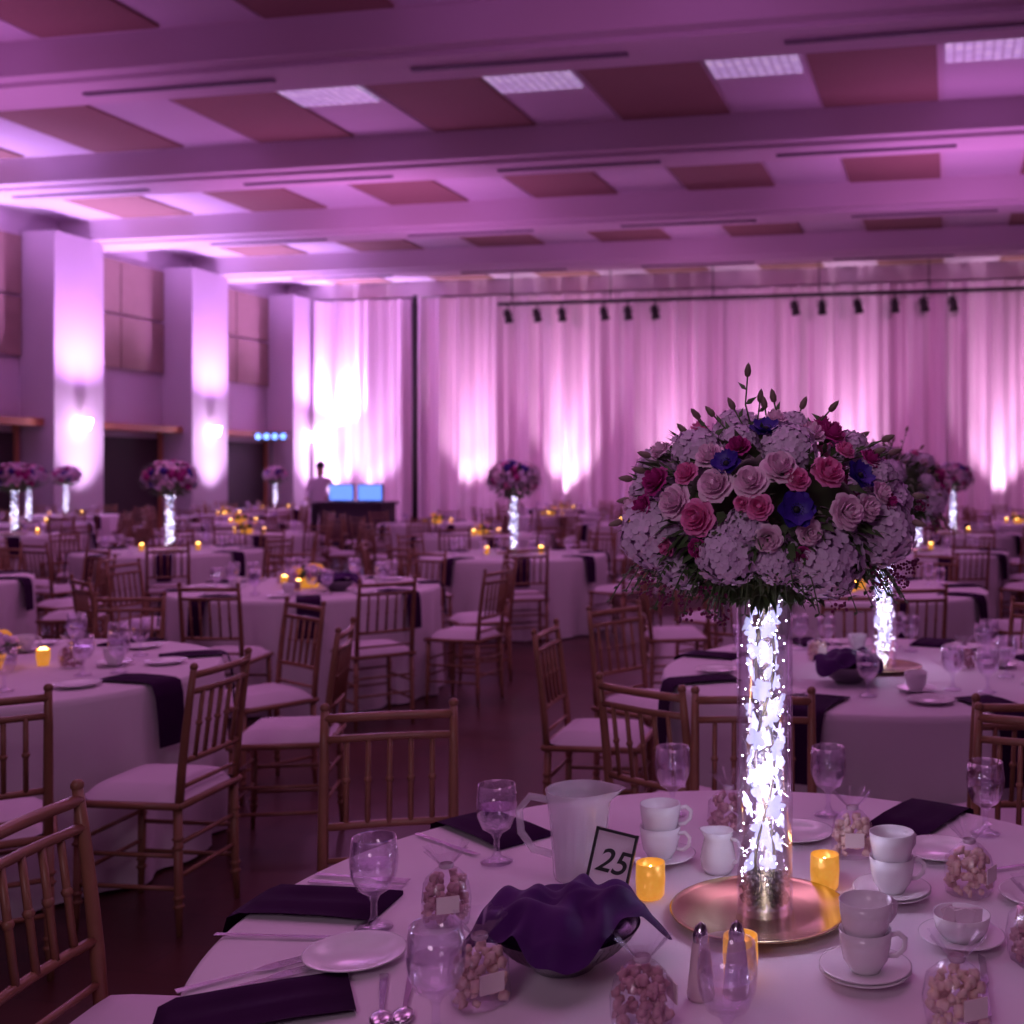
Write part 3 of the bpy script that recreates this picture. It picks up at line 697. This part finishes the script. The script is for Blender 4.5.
mk('handle',MB().tube([(-.062,0,.155),(-.10,0,.162),(-.122,0,.135),(-.118,0,.09),(-.093,0,.055),(-.055,0,.045)],.008,10).mesh('handle',[M_pitch]),parent=pt)
mk('water',MB().lathe([(0,.013),(.046,.013),(.050,.10),(0,.10)],24).mesh('water',[veil('icy_water',(.8,.74,.85),.45)]),parent=pt)
fr=mk('table_number_frame',None,(-.222,2.19,.760),(math.radians(-14),math.radians(9),math.radians(-14)),label='small black framed card showing table number 25',cat='table number')
b=MB(); 
for s in (-1,1): b.box((s*.040,0,.062),(.005,.008,.124))
for z in (.003,.121): b.box((0,0,z),(.085,.008,.005))
b.box((0,.004,.062),(.078,.002,.116))
b.tube([(0,.004,.09),(0,.035,.012)],.002,5)
mk('frame',b.mesh('frame',[M_black]),parent=fr)
mk('card',MB().box((0,.0015,.062),(.076,.002,.114)).mesh('card',[mat('number_card',(.80,.66,.76),.6)]),parent=fr)
tx=bpy.data.curves.new('number_text','FONT'); tx.body='25'; tx.size=.062; tx.shear=.3; tx.align_x='CENTER'; tx.extrude=.0004; tx.offset=.0006
tx.materials.append(M_black)
to=bpy.data.objects.new('tmp',tx); COL.objects.link(to)
dg=bpy.context.evaluated_depsgraph_get(); nm=bpy.data.meshes.new_from_object(to.evaluated_get(dg)); bpy.data.objects.remove(to)
mk('number_text',nm,(0,-.0005,.046),(pi/2,0,0),parent=fr)
bowl(-.258,1.905,.4)
for (x,y,k,a) in ((-.50,2.10,1,.3),(-.372,1.78,0,.6),(.283,2.462,0,0),(.485,2.24,0,.9),(.02,2.62,1,1),(.53,1.93,1,.2),(-.115,1.70,1,2),(.35,1.70,0,.4)): favour(x,y,k,a)
cut('knife',-.78,2.02,math.radians(-3)); cut('fork',-.775,1.865,math.radians(38)); cut('fork',-.745,1.835,math.radians(38))
cut('spoon',-.52,1.77,math.radians(-75)); cut('spoon',-.485,1.78,math.radians(-80)); cut('knife',-.60,2.52,math.radians(-40)); cut('fork',-.72,2.27,math.radians(-12)); cut('fork',-.72,2.31,math.radians(-12))
cut('knife',.62,2.38,math.radians(20)); cut('knife',.42,1.83,math.radians(80))
# ---- T1
T1=(-3.05,4.75); table(*T1)
setting(T1[0],T1[1],8,math.radians(-62),2); low(*T1)
g1='chairs around a side table'
def cring(T,angs,g,r=1.45):
    for a in angs:
        a=math.radians(a); chair_at(T[0]+r*math.cos(a),T[1]+r*math.sin(a),-math.cos(a),-math.sin(a),g)
chair_at(-1.76,4.06,-1,.12,g1); chair_at(-2.20,3.42,-.6,1,g1)
cring(T1,(8,50,95,140,-100),g1)
# ---- T3
T3=(.68,4.78); table(*T3)
tall(.68,4.78,True,1.6); bowl(.50,4.48,1); setting(T3[0],T3[1],8,math.radians(-70),2,(.50,4.48))
g3='chairs around the table with the second lit vase'
chair_at(-.74,4.90,1,-.12,g3); chair_at(-.52,5.68,1,-.8,g3); chair_at(-.25,3.60,.8,1,g3); chair_at(.92,3.37,-.08,1,g3)
cring(T3,(88,48,10,-25),g3)
# ---- T2
T2=(-2.94,8.2); table(*T2); low(*T2); setting(T2[0],T2[1],8,math.radians(-70),2,(T2[0]+.30,T2[1]-.26)); bowl(T2[0]+.30,T2[1]-.26)
cring(T2,(-92,-52,-135,-15,25,70,115,170),'chairs around the candlelit table',1.47)
lay=[(.95,8.1,0),(-6.25,8.7,0),(-5.74,12.0,1),(-2.06,11.5,1),(2.05,11.9,1),(4.1,8.6,0),
 (-9.2,15,1),(-6.3,15.3,0),(-3.1,15,0),(.05,15.1,0),(3.1,15.3,1),(-9.1,11.6,0),
 (-11.0,18.3,1),(-7.7,18.5,0),(-4.5,18.3,0),(-1.4,18.4,0),(1.7,18.5,0),(4.8,18.5,0),
 (-12.4,21.8,1),(-9.3,21.7,0),(-3.2,21.7,0),(-.1,21.8,0),(3.0,21.7,0),(6.1,21.8,0),
 (-9.9,25.6,1),(-3.4,25.1,0),(0,25.1,0),(3.3,25,0)]
for (x,y,t) in lay:
    table(x,y)
    a0=R.uniform(0,1)
    ring(x,y,8,a0,'chairs in the rows further back')
    n_=8 if y<13 else 5
    setting(x,y,n_,a0,1)
    if t: 
        tall(x,y)
        for k in range(2): votive(x+.27*math.cos(k*3+a0),y+.27*math.sin(k*3+a0),True)
    else: low(x,y)
# ---------------------------------------------------------------- DJ area
dx,dy=-7.12,22.6
M_scr=mat('blue_white_screen',(.01,.02,.06),.4,emit=(.13,.26,1),es=1.6)
mk('dj_booth',MB().box((0,0,.47),(1.3,.6,.94)).box((0,0,.96),(1.4,.7,.05)).mesh('booth',[mat('booth_cloth',(.06,.035,.06),.7)]),(dx,dy,0),rot,label='dark draped disc jockey booth',cat='booth')
for s in (-1,1):
    e=mk('booth_light_screen',None,(dx+s*.30,dy-.1-s*.06,.987),rot,label='small glowing blue screen standing on the booth',cat='screen',group='booth screens')
    b=MB().box((0,0,.18),(.54,.04,.34)).box((0,.02,.01),(.2,.14,.02)); mk('housing',b.mesh('housing',[M_black]),parent=e)
    mk('screen_panel',MB().box((0,-.022,.18),(.50,.006,.30)).mesh('panel',[M_scr]),parent=e)
pb=H(-17.4,27.2,0)
e=mk('blue_light_stand',None,pb,rot,label='tripod stand with a row of blue stage lamps',cat='stage light')
b=MB().tube([(0,0,.4),(0,0,2.6)],.02,6).tube([(-.55,0,2.6),(.55,0,2.6)],.025,6)
for k in range(3): b.tube([(0,0,.7),(.5*math.cos(k*2.1),.5*math.sin(k*2.1),.01)],.012,5)
mk('stand',b.mesh('stand',[M_black]),parent=e)
lm=MB().lathe([(0,.06),(.09,.06),(.10,-.06)],12,0,X=Matrix.Rotation(pi/2,4,'X')@Matrix.Scale(-1,4,(0,0,1))).ball((0,-.05,0),(.085,.03,.085),10,6,1).mesh('blue_lamp',[M_black,mat('blue_led',(.1,.2,.5),.4,emit=(.14,.32,1),es=3)])
for k in range(4): mk('blue_lamp',lm,(-.36+.24*k,0,2.5),parent=e)
def person(loc,rz):
    e=mk('person',None,loc,(0,0,rz),label='person standing in white shirt and dark trousers behind booth',cat='person')
    J=[(0,0,.95),(0,0,1.15),(0,0.0,1.38),(0,0,1.48),(0,-.01,1.58),(0,-.01,1.68),
       (.19,0,1.40),(.24,-.06,1.14),(.20,-.28,1.04),(.18,-.36,1.04),(-.19,0,1.40),(-.24,-.06,1.14),(-.20,-.28,1.04),(-.18,-.36,1.04),
       (.10,0,.88),(.11,-.02,.48),(.11,.02,.08),(.12,-.13,.04),(-.10,0,.88),(-.11,-.02,.48),(-.11,.02,.08),(-.12,-.13,.04)]
    E=[(0,1),(1,2),(2,3),(3,4),(4,5),(2,6),(6,7),(7,8),(8,9),(2,10),(10,11),(11,12),(12,13),(0,14),(14,15),(15,16),(16,17),(0,18),(18,19),(19,20),(20,21)]
    rad=[.14,.13,.14,.055,.085,.085,.065,.048,.034,.03,.065,.048,.034,.03,.10,.065,.042,.04,.10,.065,.042,.04]
    me=bpy.data.meshes.new('body'); me.from_pydata(J,E,[]); o=bpy.data.objects.new('body',me); COL.objects.link(o)
    sk=o.modifiers.new('skin','SKIN'); o.modifiers.new('sub','SUBSURF').levels=2
    for i,r in enumerate(rad): o.data.skin_vertices[0].data[i].radius=(r,r*.8 if i in (0,1,2) else r)
    o.data.skin_vertices[0].data[0].use_root=True
    dg=bpy.context.evaluated_depsgraph_get(); nm=bpy.data.meshes.new_from_object(o.evaluated_get(dg)); o.modifiers.clear(); o.data=nm
    nm.materials.clear()
    for q in (mat('shirt',(.75,.65,.75),.7),mat('trousers',(.03,.02,.035),.7),mat('skin',(.5,.3,.25),.6)): nm.materials.append(q)
    for p in nm.polygons:
        c=p.center; p.use_smooth=True
        p.material_index=1 if c.z<.96 and c.y>-.2 or c.z<.8 else (2 if c.z>1.48 or (c.y<-.30) else 0)
    o.parent=e
    mk('hair',MB().ball((0,.012,1.70),(.092,.10,.085),12,8,0,.03).mesh('hair',[M_dk]),parent=e)
    f=MB(); 
    for s in (-1,1): f.ball((s*.03,-.088,1.64),(.011,.006,.007),6,4)
    f.tube([(0,-.09,1.635),(0,-.112,1.61)],[.008,.012],6); f.box((0,-.088,1.575),(.04,.008,.006))
    mk('face_features',f.mesh('face',[mat('face_dark',(.2,.1,.09),.6)]),parent=e)
person((-8.1,23.3,0),.1)
# ---------------------------------------------------------------- camera
cam=bpy.data.cameras.new('cam'); co=bpy.data.objects.new('camera',cam); COL.objects.link(co)
co.location=(0,0,1.57); co.rotation_euler=(pi/2,0,0)
cam.sensor_width=36; cam.lens=1150*36/1024; cam.shift_x=(512-720)/1024; cam.shift_y=-(512-472)/1024
cam.clip_end=200; cam.dof.use_dof=True; cam.dof.focus_distance=2.05; cam.dof.aperture_fstop=4.5
sc.camera=co
